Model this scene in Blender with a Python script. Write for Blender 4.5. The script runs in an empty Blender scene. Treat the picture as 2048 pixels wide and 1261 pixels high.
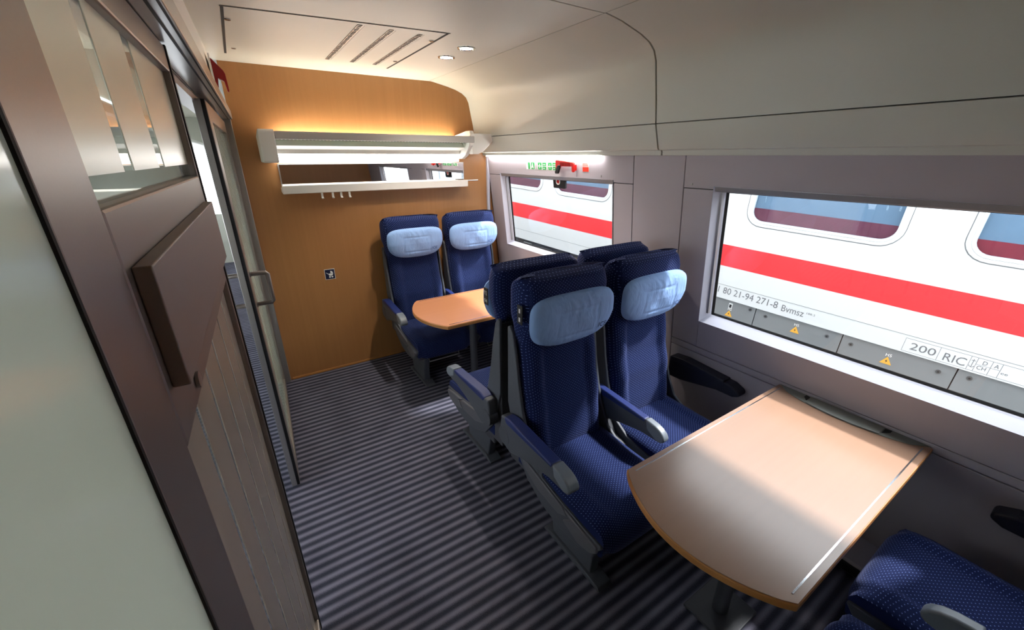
import bpy, bmesh, math, random
from mathutils import Vector, Matrix
random.seed(7)
S = bpy.context.scene
COL = S.collection
PI = math.pi

# ------------------------------------------------------------------ camera
cd = bpy.data.cameras.new('camera'); cam = bpy.data.objects.new('camera', cd); COL.objects.link(cam)
yaw, pitch = -0.5715, 0.3766
fwd = Vector((-math.sin(yaw)*math.cos(pitch), math.cos(yaw)*math.cos(pitch), -math.sin(pitch)))
rgt = Vector((math.cos(yaw), math.sin(yaw), 0)); upv = rgt.cross(fwd)
M = Matrix((rgt, upv, -fwd)).transposed().to_4x4(); M.translation = Vector((0, 0, 1.885))
cam.matrix_world = M
cd.sensor_width = 36; cd.lens = 36*804.84/2048; cd.clip_start = 0.01; cd.clip_end = 200
S.camera = cam

# ------------------------------------------------------------------ world, sun, exposure
w = bpy.data.worlds.new('sky'); S.world = w; w.use_nodes = True
nt = w.node_tree; nt.nodes.clear()
bg = nt.nodes.new('ShaderNodeBackground'); wo = nt.nodes.new('ShaderNodeOutputWorld')
bg.inputs[0].default_value = (0.90, 0.95, 1.0, 1); bg.inputs[1].default_value = 9.0
nt.links.new(bg.outputs[0], wo.inputs[0])
S.view_settings.view_transform = 'Standard'; S.view_settings.look = 'None'
S.view_settings.gamma = 1; S.view_settings.use_curve_mapping = False
S.view_settings.exposure = 0.0

sd = bpy.data.lights.new('sun', 'SUN'); sd.energy = 8.0; sd.angle = math.radians(4); sd.color = (1, .99, .97)
sun = bpy.data.objects.new('sun', sd); COL.objects.link(sun)
sun.rotation_euler = Vector((-1, .38, -1.24)).to_track_quat('-Z', 'Y').to_euler()

def lamp_light(name, kind, loc, energy, color, rot=(0, 0, 0), size=.1, size_y=None, parent=None, spot=None):
    l = bpy.data.lights.new(name, kind); l.energy = energy; l.color = color
    if kind == 'AREA':
        l.size = size
        if size_y: l.shape = 'RECTANGLE'; l.size_y = size_y
    elif kind == 'SPOT':
        l.spot_size = spot; l.spot_blend = .6; l.shadow_soft_size = size
    o = bpy.data.objects.new(name, l); COL.objects.link(o); o.location = loc; o.rotation_euler = rot
    if parent: o.parent = parent
    return o

# ------------------------------------------------------------------ materials
MAT = {}
def mat(name, col, rough=.5, metal=0, bump=0, bscale=300, coat=0, noise=None, sheen=0, spec=.5):
    m = bpy.data.materials.new(name); m.use_nodes = True; n = m.node_tree.nodes; L = m.node_tree.links
    b = n['Principled BSDF']; b.inputs['Roughness'].default_value = rough; b.inputs['Metallic'].default_value = metal
    b.inputs['Specular IOR Level'].default_value = spec
    b.inputs['Coat Weight'].default_value = coat; b.inputs['Sheen Weight'].default_value = sheen
    tc = n.new('ShaderNodeTexCoord')
    nz = n.new('ShaderNodeTexNoise'); nz.inputs['Scale'].default_value = bscale; nz.inputs['Detail'].default_value = 3
    L.new(tc.outputs['Object'], nz.inputs['Vector'])
    mx = n.new('ShaderNodeMix'); mx.data_type = 'RGBA'
    k = noise if noise is not None else .06
    mx.inputs[6].default_value = (*[c*(1-k) for c in col], 1); mx.inputs[7].default_value = (*[min(1, c*(1+k)) for c in col], 1)
    L.new(nz.outputs['Fac'], mx.inputs[0]); L.new(mx.outputs[2], b.inputs['Base Color'])
    if bump:
        bp = n.new('ShaderNodeBump'); bp.inputs['Strength'].default_value = bump; bp.inputs['Distance'].default_value = .002
        L.new(nz.outputs['Fac'], bp.inputs['Height']); L.new(bp.outputs[0], b.inputs['Normal'])
    MAT[name] = m; return m
def math_node(n, L, op, a, b=None, c=None):
    q = n.new('ShaderNodeMath'); q.operation = op
    for i, v in enumerate((a, b, c)):
        if v is None: continue
        if hasattr(v, 'links'): L.new(v, q.inputs[i])
        else: q.inputs[i].default_value = v
    return q.outputs[0]
def srgb(r, g, b):
    return tuple(((c/255/12.92) if c/255 <= .04045 else ((c/255+.055)/1.055)**2.4) for c in (r, g, b))

mat('ceiling_white', srgb(208, 210, 202), .45, bump=.15, bscale=900, noise=.02)
mat('bin_white', srgb(202, 204, 194), .42, bump=.15, bscale=900, noise=.02)
mat('mauve_panel', srgb(174, 166, 172), .55, bump=.25, bscale=1200, noise=.05)
mat('window_trim', srgb(200, 202, 216), .4, noise=.02)
mat('grey_trim', srgb(150, 148, 150), .35, metal=.3, noise=.03)
mat('rack_white', srgb(238, 237, 231), .35, noise=.02)
mat('dark_gap', srgb(38, 38, 38), .8)
mat('black_rubber', srgb(14, 14, 16), .6)
mat('aluminium', srgb(178, 176, 174), .32, metal=.75, noise=.03)
mat('dull_metal', srgb(150, 142, 136), .4, metal=.55, noise=.04)
mat('lock_grey', srgb(148, 138, 132), .45, metal=.25, noise=.04)
mat('seat_plastic', srgb(70, 74, 82), .5, bump=.3, bscale=1500, noise=.05)
mat('shell_dark', srgb(60, 62, 68), .55, bump=.2, bscale=1500)
mat('rail_grey', srgb(196, 194, 190), .4)
mat('hinge_grey', srgb(118, 122, 116), .4)
mat('cover_grey', srgb(88, 88, 94), .45, bump=.1, bscale=1500)
mat('arm_cap', srgb(112, 120, 130), .4, bump=.1, bscale=1500)
mat('arm_leather', srgb(22, 40, 100), .55, bump=.2, bscale=900)
mat('arm_dark', srgb(24, 26, 40), .5, bump=.2, bscale=900)
mat('chrome', srgb(205, 210, 215), .15, metal=1)
mat('red_plastic', srgb(205, 22, 14), .35)
mat('dark_red', srgb(140, 8, 12), .35)
mat('sign_green', srgb(30, 150, 70), .5)
mat('sign_red', srgb(222, 50, 28), .5)
mat('sign_white', srgb(235, 235, 232), .5)
mat('sign_blue', srgb(20, 26, 60), .5)
mat('black_plastic', srgb(16, 15, 16), .4)
mat('train_white', srgb(186, 190, 190), .45, bump=0, bscale=3, noise=.02)
mat('train_red', srgb(206, 34, 40), .45, bscale=4, noise=.08)
mat('train_grey', srgb(106, 110, 111), .5, bscale=6, noise=.08)
mat('train_text', srgb(92, 95, 98), .6)
mat('train_crimson', srgb(128, 26, 42), .6, bscale=12, noise=.2)
mat('train_sky_tint', srgb(104, 124, 142), .6, bscale=8, noise=.12)
mat('train_maroon', srgb(104, 44, 60), .6, bscale=12, noise=.25)
mat('warning_yellow', srgb(200, 150, 48), .5)
mat('bolt_metal', srgb(80, 82, 82), .4, metal=.5)
mat('ballast', srgb(96, 88, 82), .9, bump=1, bscale=25, noise=.5)
mat('underframe', srgb(48, 50, 54), .7, bscale=8, noise=.4)
mat('logo_blue', srgb(14, 44, 104), .6)
mat('number_white', srgb(220, 220, 215), .5)
mat('exterior_white', srgb(225, 226, 226), .35)
mat('mirror', (.9, .9, .9), .02, metal=1, noise=0)

def emis(name, col, s):
    m = bpy.data.materials.new(name); m.use_nodes = True; n = m.node_tree.nodes
    b = n['Principled BSDF']; b.inputs['Base Color'].default_value = (*col, 1)
    b.inputs['Emission Color'].default_value = (*col, 1); b.inputs['Emission Strength'].default_value = s
    MAT[name] = m
emis('tube_light', (1, .98, .95), 9)
emis('uplight', (1, .92, .80), 60)
emis('aisle_fill_glow', (.95, .98, 1), 4)
emis('bulb', (1, .9, .75), 16)
emis('strip_light', (1, .98, .96), 32)

def fresnel(n, L, ior):        # same reflectance from both sides of a thin sheet
    fr = n.new('ShaderNodeFresnel'); ge = n.new('ShaderNodeNewGeometry')
    L.new(math_node(n, L, 'MULTIPLY_ADD', ge.outputs['Backfacing'], 1/ior-ior, ior), fr.inputs[0]); return fr
def glass(name, tint=(1, 1, 1), refl=1.0):
    m = bpy.data.materials.new(name); m.use_nodes = True; n = m.node_tree.nodes; L = m.node_tree.links; n.clear()
    o = n.new('ShaderNodeOutputMaterial'); t = n.new('ShaderNodeBsdfTransparent'); t.inputs[0].default_value = (*tint, 1)
    g = n.new('ShaderNodeBsdfGlossy'); g.inputs['Roughness'].default_value = .01
    fr = fresnel(n, L, 1.5)
    mx = n.new('ShaderNodeMixShader'); L.new(math_node(n, L, 'MULTIPLY', fr.outputs[0], refl), mx.inputs[0])
    L.new(t.outputs[0], mx.inputs[1]); L.new(g.outputs[0], mx.inputs[2]); L.new(mx.outputs[0], o.inputs[0])
    MAT[name] = m
glass('clear_glass'); glass('door_glass', (.93, .97, .95)); glass('tinted_glass', (.78, .86, .92), .8)

# frosted film: dull scattering layer on door glass
def film(name, col, rough, trans=.5):
    m = bpy.data.materials.new(name); m.use_nodes = True; n = m.node_tree.nodes; L = m.node_tree.links; n.clear()
    o = n.new('ShaderNodeOutputMaterial'); d = n.new('ShaderNodeBsdfDiffuse'); d.inputs[0].default_value = (*col, 1)
    t = n.new('ShaderNodeBsdfTranslucent'); t.inputs[0].default_value = (*col, 1)
    mx = n.new('ShaderNodeMixShader'); mx.inputs[0].default_value = trans
    L.new(d.outputs[0], mx.inputs[1]); L.new(t.outputs[0], mx.inputs[2])
    g = n.new('ShaderNodeBsdfGlossy'); g.inputs['Roughness'].default_value = rough; g.inputs[0].default_value = (.8, .8, .8, 1)
    fr = fresnel(n, L, 1.4)
    m2 = n.new('ShaderNodeMixShader'); L.new(fr.outputs[0], m2.inputs[0]); L.new(mx.outputs[0], m2.inputs[1]); L.new(g.outputs[0], m2.inputs[2])
    L.new(m2.outputs[0], o.inputs[0]); MAT[name] = m
film('frost_film', srgb(232, 236, 226), .14, .55)
film('frost_film_dim', srgb(190, 176, 164), .3, .5)  # same frosting, reflection of the dark room put into the colour
film('frost_film_bright', srgb(240, 234, 220), .3, .55)  # same frosting, pale ceiling reflection put into the colour
film('shelf_glass', srgb(215, 232, 226), .3, .6)

# wood: fine straight grain
def wood(name, c1, c2, axis='Z', rough=.45, coat=.0):
    m = bpy.data.materials.new(name); m.use_nodes = True; n = m.node_tree.nodes; L = m.node_tree.links
    b = n['Principled BSDF']; b.inputs['Roughness'].default_value = rough; b.inputs['Coat Weight'].default_value = coat
    b.inputs['Coat Roughness'].default_value = .25; b.inputs['Coat IOR'].default_value = 1.55
    tc = n.new('ShaderNodeTexCoord'); mp = n.new('ShaderNodeMapping')
    sc = {'X': (.8, 45, 45), 'Y': (45, .8, 45), 'Z': (45, 45, .8)}[axis]
    mp.inputs['Scale'].default_value = sc; L.new(tc.outputs['Object'], mp.inputs[0])
    nz = n.new('ShaderNodeTexNoise'); nz.inputs['Scale'].default_value = 1; nz.inputs['Detail'].default_value = 5; L.new(mp.outputs[0], nz.inputs[0])
    mp2 = n.new('ShaderNodeMapping'); mp2.inputs['Scale'].default_value = tuple(x*.06 if x > 1 else .3 for x in sc); L.new(tc.outputs['Object'], mp2.inputs[0])
    n2 = n.new('ShaderNodeTexNoise'); n2.inputs['Scale'].default_value = 1; L.new(mp2.outputs[0], n2.inputs[0])
    n3 = n.new('ShaderNodeTexNoise'); n3.inputs['Scale'].default_value = 400; L.new(tc.outputs['Object'], n3.inputs[0])
    a = math_node(n, L, 'MULTIPLY_ADD', n2.outputs[0], .5, math_node(n, L, 'MULTIPLY_ADD', n3.outputs[0], .25, math_node(n, L, 'MULTIPLY', nz.outputs[0], .35)))
    mx = n.new('ShaderNodeMix'); mx.data_type = 'RGBA'; mx.clamp_factor = True
    mx.inputs[6].default_value = (*c1, 1); mx.inputs[7].default_value = (*c2, 1); L.new(a, mx.inputs[0]); L.new(mx.outputs[2], b.inputs['Base Color'])
    MAT[name] = m
wood('wall_wood', srgb(146, 98, 56), srgb(184, 132, 82), 'Z', .42)
wood('table_wood_cool_lit', srgb(146, 112, 90), srgb(162, 128, 105), 'X', .3, .75)  # near table: same laminate as the far one, cooler light put into its colour
wood('table_wood_warm_lit', srgb(196, 128, 84), srgb(214, 148, 104), 'X', .3, .6)  # far table: same laminate, warm lamplight put into its colour
wood('table_edge', srgb(168, 112, 58), srgb(196, 138, 82), 'X', .4)

# carpet with transverse stripes
def carpet():
    m = bpy.data.materials.new('carpet'); m.use_nodes = True; n = m.node_tree.nodes; L = m.node_tree.links
    b = n['Principled BSDF']; b.inputs['Roughness'].default_value = .95; b.inputs['Specular IOR Level'].default_value = .15
    tc = n.new('ShaderNodeTexCoord'); sp = n.new('ShaderNodeSeparateXYZ'); L.new(tc.outputs['Object'], sp.inputs[0])
    nz = n.new('ShaderNodeTexNoise'); nz.inputs['Scale'].default_value = 260; nz.inputs['Detail'].default_value = 3; L.new(tc.outputs['Object'], nz.inputs[0])
    nb = n.new('ShaderNodeTexNoise'); nb.inputs['Scale'].default_value = 5; nb.inputs['Detail'].default_value = 4; L.new(tc.outputs['Object'], nb.inputs[0])
    y = math_node(n, L, 'MULTIPLY_ADD', nz.outputs[0], .007, sp.outputs[1])
    s = math_node(n, L, 'SINE', math_node(n, L, 'MULTIPLY', y, 2*PI/.053))
    s = math_node(n, L, 'MULTIPLY_ADD', s, .5, .5)
    s = math_node(n, L, 'POWER', s, 1.4)
    s = math_node(n, L, 'MULTIPLY_ADD', math_node(n, L, 'SUBTRACT', nz.outputs[0], .5), .7, s)
    mx = n.new('ShaderNodeMix'); mx.data_type = 'RGBA'; mx.clamp_factor = True
    mx.inputs[6].default_value = (*srgb(49, 52, 64), 1); mx.inputs[7].default_value = (*srgb(118, 116, 132), 1); L.new(s, mx.inputs[0])
    m3 = n.new('ShaderNodeMix'); m3.data_type = 'RGBA'; m3.blend_type = 'MULTIPLY'; m3.inputs[0].default_value = .5
    cr = n.new('ShaderNodeValToRGB'); cr.color_ramp.elements[0].position = .3; cr.color_ramp.elements[0].color = (.55, .55, .58, 1); cr.color_ramp.elements[1].position = .55
    L.new(nb.outputs[0], cr.inputs[0]); L.new(mx.outputs[2], m3.inputs[6]); L.new(cr.outputs[0], m3.inputs[7]); L.new(m3.outputs[2], b.inputs['Base Color'])
    bp = n.new('ShaderNodeBump'); bp.inputs['Strength'].default_value = .6; bp.inputs['Distance'].default_value = .003
    L.new(s, bp.inputs['Height']); L.new(bp.outputs[0], b.inputs['Normal']); MAT['carpet'] = m
carpet()

# seat fabric: staggered light dots on navy moquette, in UV metres
def fabric(name, base, dot, p=.019, r=.0021):
    m = bpy.data.materials.new(name); m.use_nodes = True; n = m.node_tree.nodes; L = m.node_tree.links
    b = n['Principled BSDF']; b.inputs['Roughness'].default_value = .9; b.inputs['Sheen Weight'].default_value = .2
    b.inputs['Sheen Tint'].default_value = (.45, .5, .9, 1); b.inputs['Sheen Roughness'].default_value = .4; b.inputs['Specular IOR Level'].default_value = .2
    uv = n.new('ShaderNodeUVMap'); uv.uv_map = 'UVMap'; sp = n.new('ShaderNodeSeparateXYZ'); L.new(uv.outputs[0], sp.inputs[0])
    def lattice(ox, oy):
        fx = math_node(n, L, 'PINGPONG', math_node(n, L, 'ADD', sp.outputs[0], ox), p/2)
        fy = math_node(n, L, 'PINGPONG', math_node(n, L, 'ADD', sp.outputs[1], oy), p*.75/2)
        d = math_node(n, L, 'SQRT', math_node(n, L, 'ADD', math_node(n, L, 'MULTIPLY', fx, fx), math_node(n, L, 'MULTIPLY', fy, fy)))
        return math_node(n, L, 'LESS_THAN', d, r)
    d = math_node(n, L, 'MAXIMUM', lattice(10, 10), lattice(10+p/2, 10+p*.375))
    tc = n.new('ShaderNodeTexCoord'); nz = n.new('ShaderNodeTexNoise'); nz.inputs['Scale'].default_value = 500; L.new(tc.outputs['Object'], nz.inputs[0])
    m1 = n.new('ShaderNodeMix'); m1.data_type = 'RGBA'; m1.inputs[6].default_value = (*[c*.75 for c in base], 1); m1.inputs[7].default_value = (*[c*1.25 for c in base], 1)
    L.new(nz.outputs[0], m1.inputs[0])
    m2 = n.new('ShaderNodeMix'); m2.data_type = 'RGBA'; L.new(d, m2.inputs[0]); L.new(m1.outputs[2], m2.inputs[6]); m2.inputs[7].default_value = (*dot, 1)
    L.new(m2.outputs[2], b.inputs['Base Color'])
    bp = n.new('ShaderNodeBump'); bp.inputs['Strength'].default_value = .3; bp.inputs['Distance'].default_value = .001; L.new(nz.outputs[0], bp.inputs['Height']); L.new(bp.outputs[0], b.inputs['Normal'])
    MAT[name] = m
fabric('moquette', srgb(15, 28, 70), srgb(112, 134, 192), .020, .0015)
fabric('moquette_dark', srgb(34, 36, 76), srgb(84, 88, 140))

# wrinkled pillow cotton
def cotton():
    m = mat('cotton_blue', srgb(136, 170, 220), .85, noise=.03, bscale=200)
    n = m.node_tree.nodes; L = m.node_tree.links; b = n['Principled BSDF']
    tc = n.new('ShaderNodeTexCoord'); mp = n.new('ShaderNodeMapping'); mp.inputs['Scale'].default_value = (26, 20, 9); L.new(tc.outputs['Object'], mp.inputs[0])
    nz = n.new('ShaderNodeTexNoise'); nz.inputs['Scale'].default_value = 1; nz.inputs['Detail'].default_value = 3; nz.inputs['Distortion'].default_value = .6; L.new(mp.outputs[0], nz.inputs[0])
    bp = n.new('ShaderNodeBump'); bp.inputs['Strength'].default_value = .55; bp.inputs['Distance'].default_value = .012; L.new(nz.outputs[0], bp.inputs['Height']); L.new(bp.outputs[0], b.inputs['Normal'])
cotton()

# ------------------------------------------------------------------ mesh helpers
class MB:
    def __init__(s): s.v = []; s.f = []; s.uv = None
    def box(s, x0, x1, y0, y1, z0, z1):
        b = len(s.v); s.v += [(x, y, z) for z in (z0, z1) for y in (y0, y1) for x in (x0, x1)]
        s.f += [tuple(b+i for i in q) for q in ((0, 2, 3, 1), (4, 5, 7, 6), (0, 1, 5, 4), (2, 6, 7, 3), (0, 4, 6, 2), (1, 3, 7, 5))]
        return s
    def prism(s, poly, a0, a1, axis='x'):
        n = len(poly); b = len(s.v)
        for a in (a0, a1):
            for p, q in poly:
                s.v.append({'x': (a, p, q), 'y': (p, a, q), 'z': (p, q, a)}[axis])
        s.f.append(tuple(b+i for i in range(n))); s.f.append(tuple(b+n+i for i in reversed(range(n))))
        for i in range(n):
            j = (i+1) % n; s.f.append((b+i, b+n+i, b+n+j, b+j))
        return s
    def loops(s, loops, cap=True, closed=True, uvs=None):
        b = len(s.v); n = len(loops[0])
        for lp in loops: s.v += [tuple(p) for p in lp]
        R = n if closed else n-1
        for i in range(len(loops)-1):
            for j in range(R):
                k = (j+1) % n
                s.f.append((b+i*n+j, b+i*n+k, b+(i+1)*n+k, b+(i+1)*n+j))
        if cap:
            s.f.append(tuple(b+j for j in reversed(range(n)))); s.f.append(tuple(b+(len(loops)-1)*n+j for j in range(n)))
        return s
    def tube(s, path, r, seg=12, cap=True):
        pts = [Vector(p) for p in path]; L = []; prev = None
        for i, p in enumerate(pts):
            d = (pts[min(i+1, len(pts)-1)]-pts[max(i-1, 0)]).normalized()
            if prev is None:
                a = d.orthogonal().normalized()
            else:
                a = (prev-d*prev.dot(d)).normalized()
            prev = a; c = d.cross(a)
            rr = r[i] if isinstance(r, (list, tuple)) else r
            L.append([p+(a*math.cos(t)+c*math.sin(t))*rr for t in [2*PI*k/seg for k in range(seg)]])
        return s.loops(L, cap)
    def disc(s, c, r, axis='z', th=.004, seg=24):
        c = Vector(c); ax = {'x': Vector((1, 0, 0)), 'y': Vector((0, 1, 0)), 'z': Vector((0, 0, 1))}[axis]
        return s.tube([c-ax*th/2, c+ax*th/2], r, seg)
    def build(s, name, m, parent=None, bevel=0, smooth=False, seg=2):
        me = bpy.data.meshes.new(name); me.from_pydata(s.v, [], s.f); me.update()
        bm = bmesh.new(); bm.from_mesh(me); bmesh.ops.recalc_face_normals(bm, faces=bm.faces); bm.to_mesh(me); bm.free()
        me.materials.append(MAT[m])
        o = bpy.data.objects.new(name, me); COL.objects.link(o)
        if parent is not None: o.parent = parent
        if smooth:
            for p in me.polygons: p.use_smooth = True
            if smooth is not True:
                me.set_sharp_from_angle(angle=math.radians(42 if smooth == 'auto' else smooth))
        if bevel:
            bv = o.modifiers.new('bevel', 'BEVEL'); bv.width = bevel; bv.segments = seg; bv.limit_method = 'ANGLE'; bv.angle_limit = math.radians(35)
        if s.uv: planar_uv(me, s.uv)
        return o
def planar_uv(me, fn):
    uvl = me.uv_layers.new(name='UVMap')
    for lp in me.loops:
        uvl.data[lp.index].uv = fn(me.vertices[lp.vertex_index].co)
def tag(o, label=None, cat=None, group=None, kind=None):
    if label: o['label'] = label
    if cat: o['category'] = cat
    if group: o['group'] = group
    if kind: o['kind'] = kind
    return o
def empty(name, loc=(0, 0, 0), rz=0, label=None, cat=None, group=None, kind=None):
    o = bpy.data.objects.new(name, None); COL.objects.link(o); o.location = loc; o.rotation_euler = (0, 0, rz); o.empty_display_size = .05
    return tag(o, label, cat, group, kind)
def text(name, s, m, parent, loc, rot, w=None, h=None, ext=.0004, shear=0, align='LEFT'):
    c = bpy.data.curves.new(name, 'FONT'); c.body = s; c.size = .1; c.extrude = 0; c.shear = shear; c.resolution_u = 3
    t = bpy.data.objects.new(name+'_curve', c); COL.objects.link(t)
    bpy.context.view_layer.update()
    me = bpy.data.meshes.new_from_object(t.evaluated_get(bpy.context.evaluated_depsgraph_get()))
    COL.objects.unlink(t); bpy.data.objects.remove(t)
    xs = [v.co.x for v in me.vertices]; ys = [v.co.y for v in me.vertices]
    x0, x1, y0, y1 = min(xs), max(xs), min(ys), max(ys)
    sy = (h/(y1-y0)) if h else (w/(x1-x0)); sx = (w/(x1-x0)) if w else sy
    for v in me.vertices:
        v.co = Vector(((v.co.x-x0)*sx, (v.co.y-y0)*sy, ext))
    me.materials.clear(); me.materials.append(MAT[m]); me.name = name
    o = bpy.data.objects.new(name, me); COL.objects.link(o)
    if parent is not None: o.parent = parent
    o.location = loc; o.rotation_euler = rot
    return o
def copy_tree(o, parent=None):
    c = o.copy(); COL.objects.link(c)
    if parent is not None: c.parent = parent
    for ch in [x for x in o.children]: copy_tree(ch, c)
    return c
def lerp_table(tab, x):
    for (a, va), (b, vb) in zip(tab, tab[1:]):
        if x <= b:
            t = (x-a)/(b-a); t = max(0, min(1, t)); t = t*t*(3-2*t)
            return va+(vb-va)*t
    return tab[-1][1]

# =================================================================== SETTING
YB, YW = -0.92, 3.746          # rear and front wood walls
ZC = 2.489
def wx(z, off=0): return 2.213-.114*(z-.9)+off      # leaning window wall
def Px(y): return -.086+.034*(y-1.37)               # door partition line
LANG = -math.atan(.034)

tag(MB().box(-2.4, 2.45, -1.2, 9.2, -.08, 0).build('floor', 'carpet'), 'blue grey carpet floor with fine transverse stripes', kind='structure')

# ceiling with seams: two boards left of the luggage bin
ceil = MB(); ceil.box(-.16, 1.545, 1.632, YW+.06, ZC, ZC+.04); ceil.box(-.16, 1.545, YB, 1.624, ZC, ZC+.04)
ceil.box(-2.4, -.16, -1.2, 9.2, ZC, ZC+.04); ceil.box(-.2, .2, YW+.06, 9.2, ZC, ZC+.04)
ceil.build('ceiling', 'ceiling_white')['kind'] = 'structure'
tag(MB().box(-.16, 2.4, YB-.1, YW+.06, ZC+.045, ZC+.1).build('trim_1', 'dark_gap'), kind='structure')

# luggage bin / cove, extruded profile
prof = [(1.554, 2.491), (1.66, 2.475), (1.80, 2.44), (1.865, 2.415), (1.905, 2.385), (1.928, 2.34), (1.94, 2.28), (1.965, 2.16), (1.984, 2.052)]
prof2 = [(1.985, 2.047), (2.01, 1.975), (2.028, 1.925), (2.034, 1.918), (2.060, 1.915), (2.066, 1.905), (2.066, 1.893), (2.07, 1.888), (wx(1.885, .02), 1.886)]
def slab_profile(mb, pr, y0, y1, th=.012):
    n = len(pr); outer = []
    for i, (x, z) in enumerate(pr):
        a = pr[max(0, i-1)]; b = pr[min(n-1, i+1)]; d = Vector((b[0]-a[0], b[1]-a[1])).normalized()
        outer.append((x-d.y*th*-1*-1, z+d.x*th) if False else (x-d.y*th, z+d.x*th))
    mb.prism(pr+outer[::-1], y0, y1, 'y')
cove = MB()
for a, b in ((YB, 1.621), (1.631, YW)):
    slab_profile(cove, prof, a, b); slab_profile(cove, prof2, a, b)
cv = cove.build('trim_2', 'bin_white', smooth='auto'); tag(cv, 'cream luggage bin fairing above the windows', kind='structure')
dk = MB(); slab_profile(dk, [(x+.014, z+.012) for x, z in prof+prof2[:-1]], YB, YW, .01); dk.build('trim_3', 'dark_gap')['kind'] = 'structure'

# window wall (right)
def wslab(mb, y0, y1, z0, z1, off=0, th=.012):
    b = len(mb.v)
    for y in (y0, y1):
        for z, o in ((z0, 0), (z1, 0), (z1, th), (z0, th)): mb.v.append((wx(z, off+o), y, z))
    mb.f += [tuple(b+i for i in q) for q in ((0, 1, 2, 3), (7, 6, 5, 4), (0, 4, 5, 1), (1, 5, 6, 2), (2, 6, 7, 3), (3, 7, 4, 0))]
W = [(2.030, 3.500, 1.045, 1.735), (-.17, 1.305, .94, 1.735)]     # outer openings y0,y1,z0,z1
wr = empty('wall_right', (0, 0, 0), kind='structure')
bk = MB()
def with_holes(mb, y0, y1, z0, z1, off, th):
    ys = y0
    for (a, b, c, d) in sorted(W):
        wslab(mb, ys, a, z0, z1, off, th); wslab(mb, a, b, z0, c, off, th); wslab(mb, a, b, d, z1, off, th); ys = b
    wslab(mb, ys, y1, z0, z1, off, th)
with_holes(bk, YB-.1, YW+.1, -.02, 2.3, .0125, .05)
bk.build('backing', 'dark_gap', wr)
ex = MB(); with_holes(ex, YB-3, YW+5.5, -.9, 2.6, .063, .01); ex.build('outer_skin', 'exterior_white', wr)
G = .0022
def panel(y0, y1, z0, z1):
    m = MB(); wslab(m, y0+G, y1-G, z0+G, z1-G); return m.build('panel', 'mauve_panel', wr, bevel=.003)
ZH = 1.717
# window 1 surround
m = MB(); wslab(m, 1.859+G, 3.72, 1.735, 1.92); wslab(m, 1.859+G, 2.030, ZH+G, 1.735); wslab(m, 3.5, 3.72, ZH+G, 1.735); m.build('panel', 'mauve_panel', wr)
panel(1.859, 2.030, .76, ZH); panel(3.5, 3.72, .76, ZH)
m = MB(); wslab(m, 2.030, 3.5, .76+G, 1.045); m.build('panel', 'mauve_panel', wr)
# column
panel(1.489, 1.859, .0, 1.92)
# window 2 surround
m = MB(); wslab(m, -.40, 1.489-G, 1.735, 1.92); wslab(m, 1.305, 1.489-G, ZH+G, 1.735); wslab(m, -.4, -.17, ZH+G, 1.735); m.build('panel', 'mauve_panel', wr)
panel(1.305, 1.489, .76, ZH); panel(-.4, -.17, .76, ZH)
m = MB(); wslab(m, -.17, 1.305, .76+G, .94); m.build('panel', 'mauve_panel', wr)
panel(YB, -.4, .76, 1.92)
for a, b in ((1.859, 3.72), (YB, 1.489)):
    panel(a, b, .715, .76); panel(a, b, .0, .715)
for y, z in ((2.148, 1.755), (1.437, 1.74)):
    m = MB(); m.disc((wx(z, -.001), y, z), .006, 'x', .004, 16); m.build('screw', 'aluminium', wr, smooth='auto')
tag(MB().box(2.10, 2.34, YB, YW, 0, .075).build('baseboard_right', 'mauve_panel', bevel=.01), kind='structure')
tag(MB().box(2.085, 2.10, YB, YW, .02, .06).build('trim_4', 'dark_gap'), kind='structure')

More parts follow.
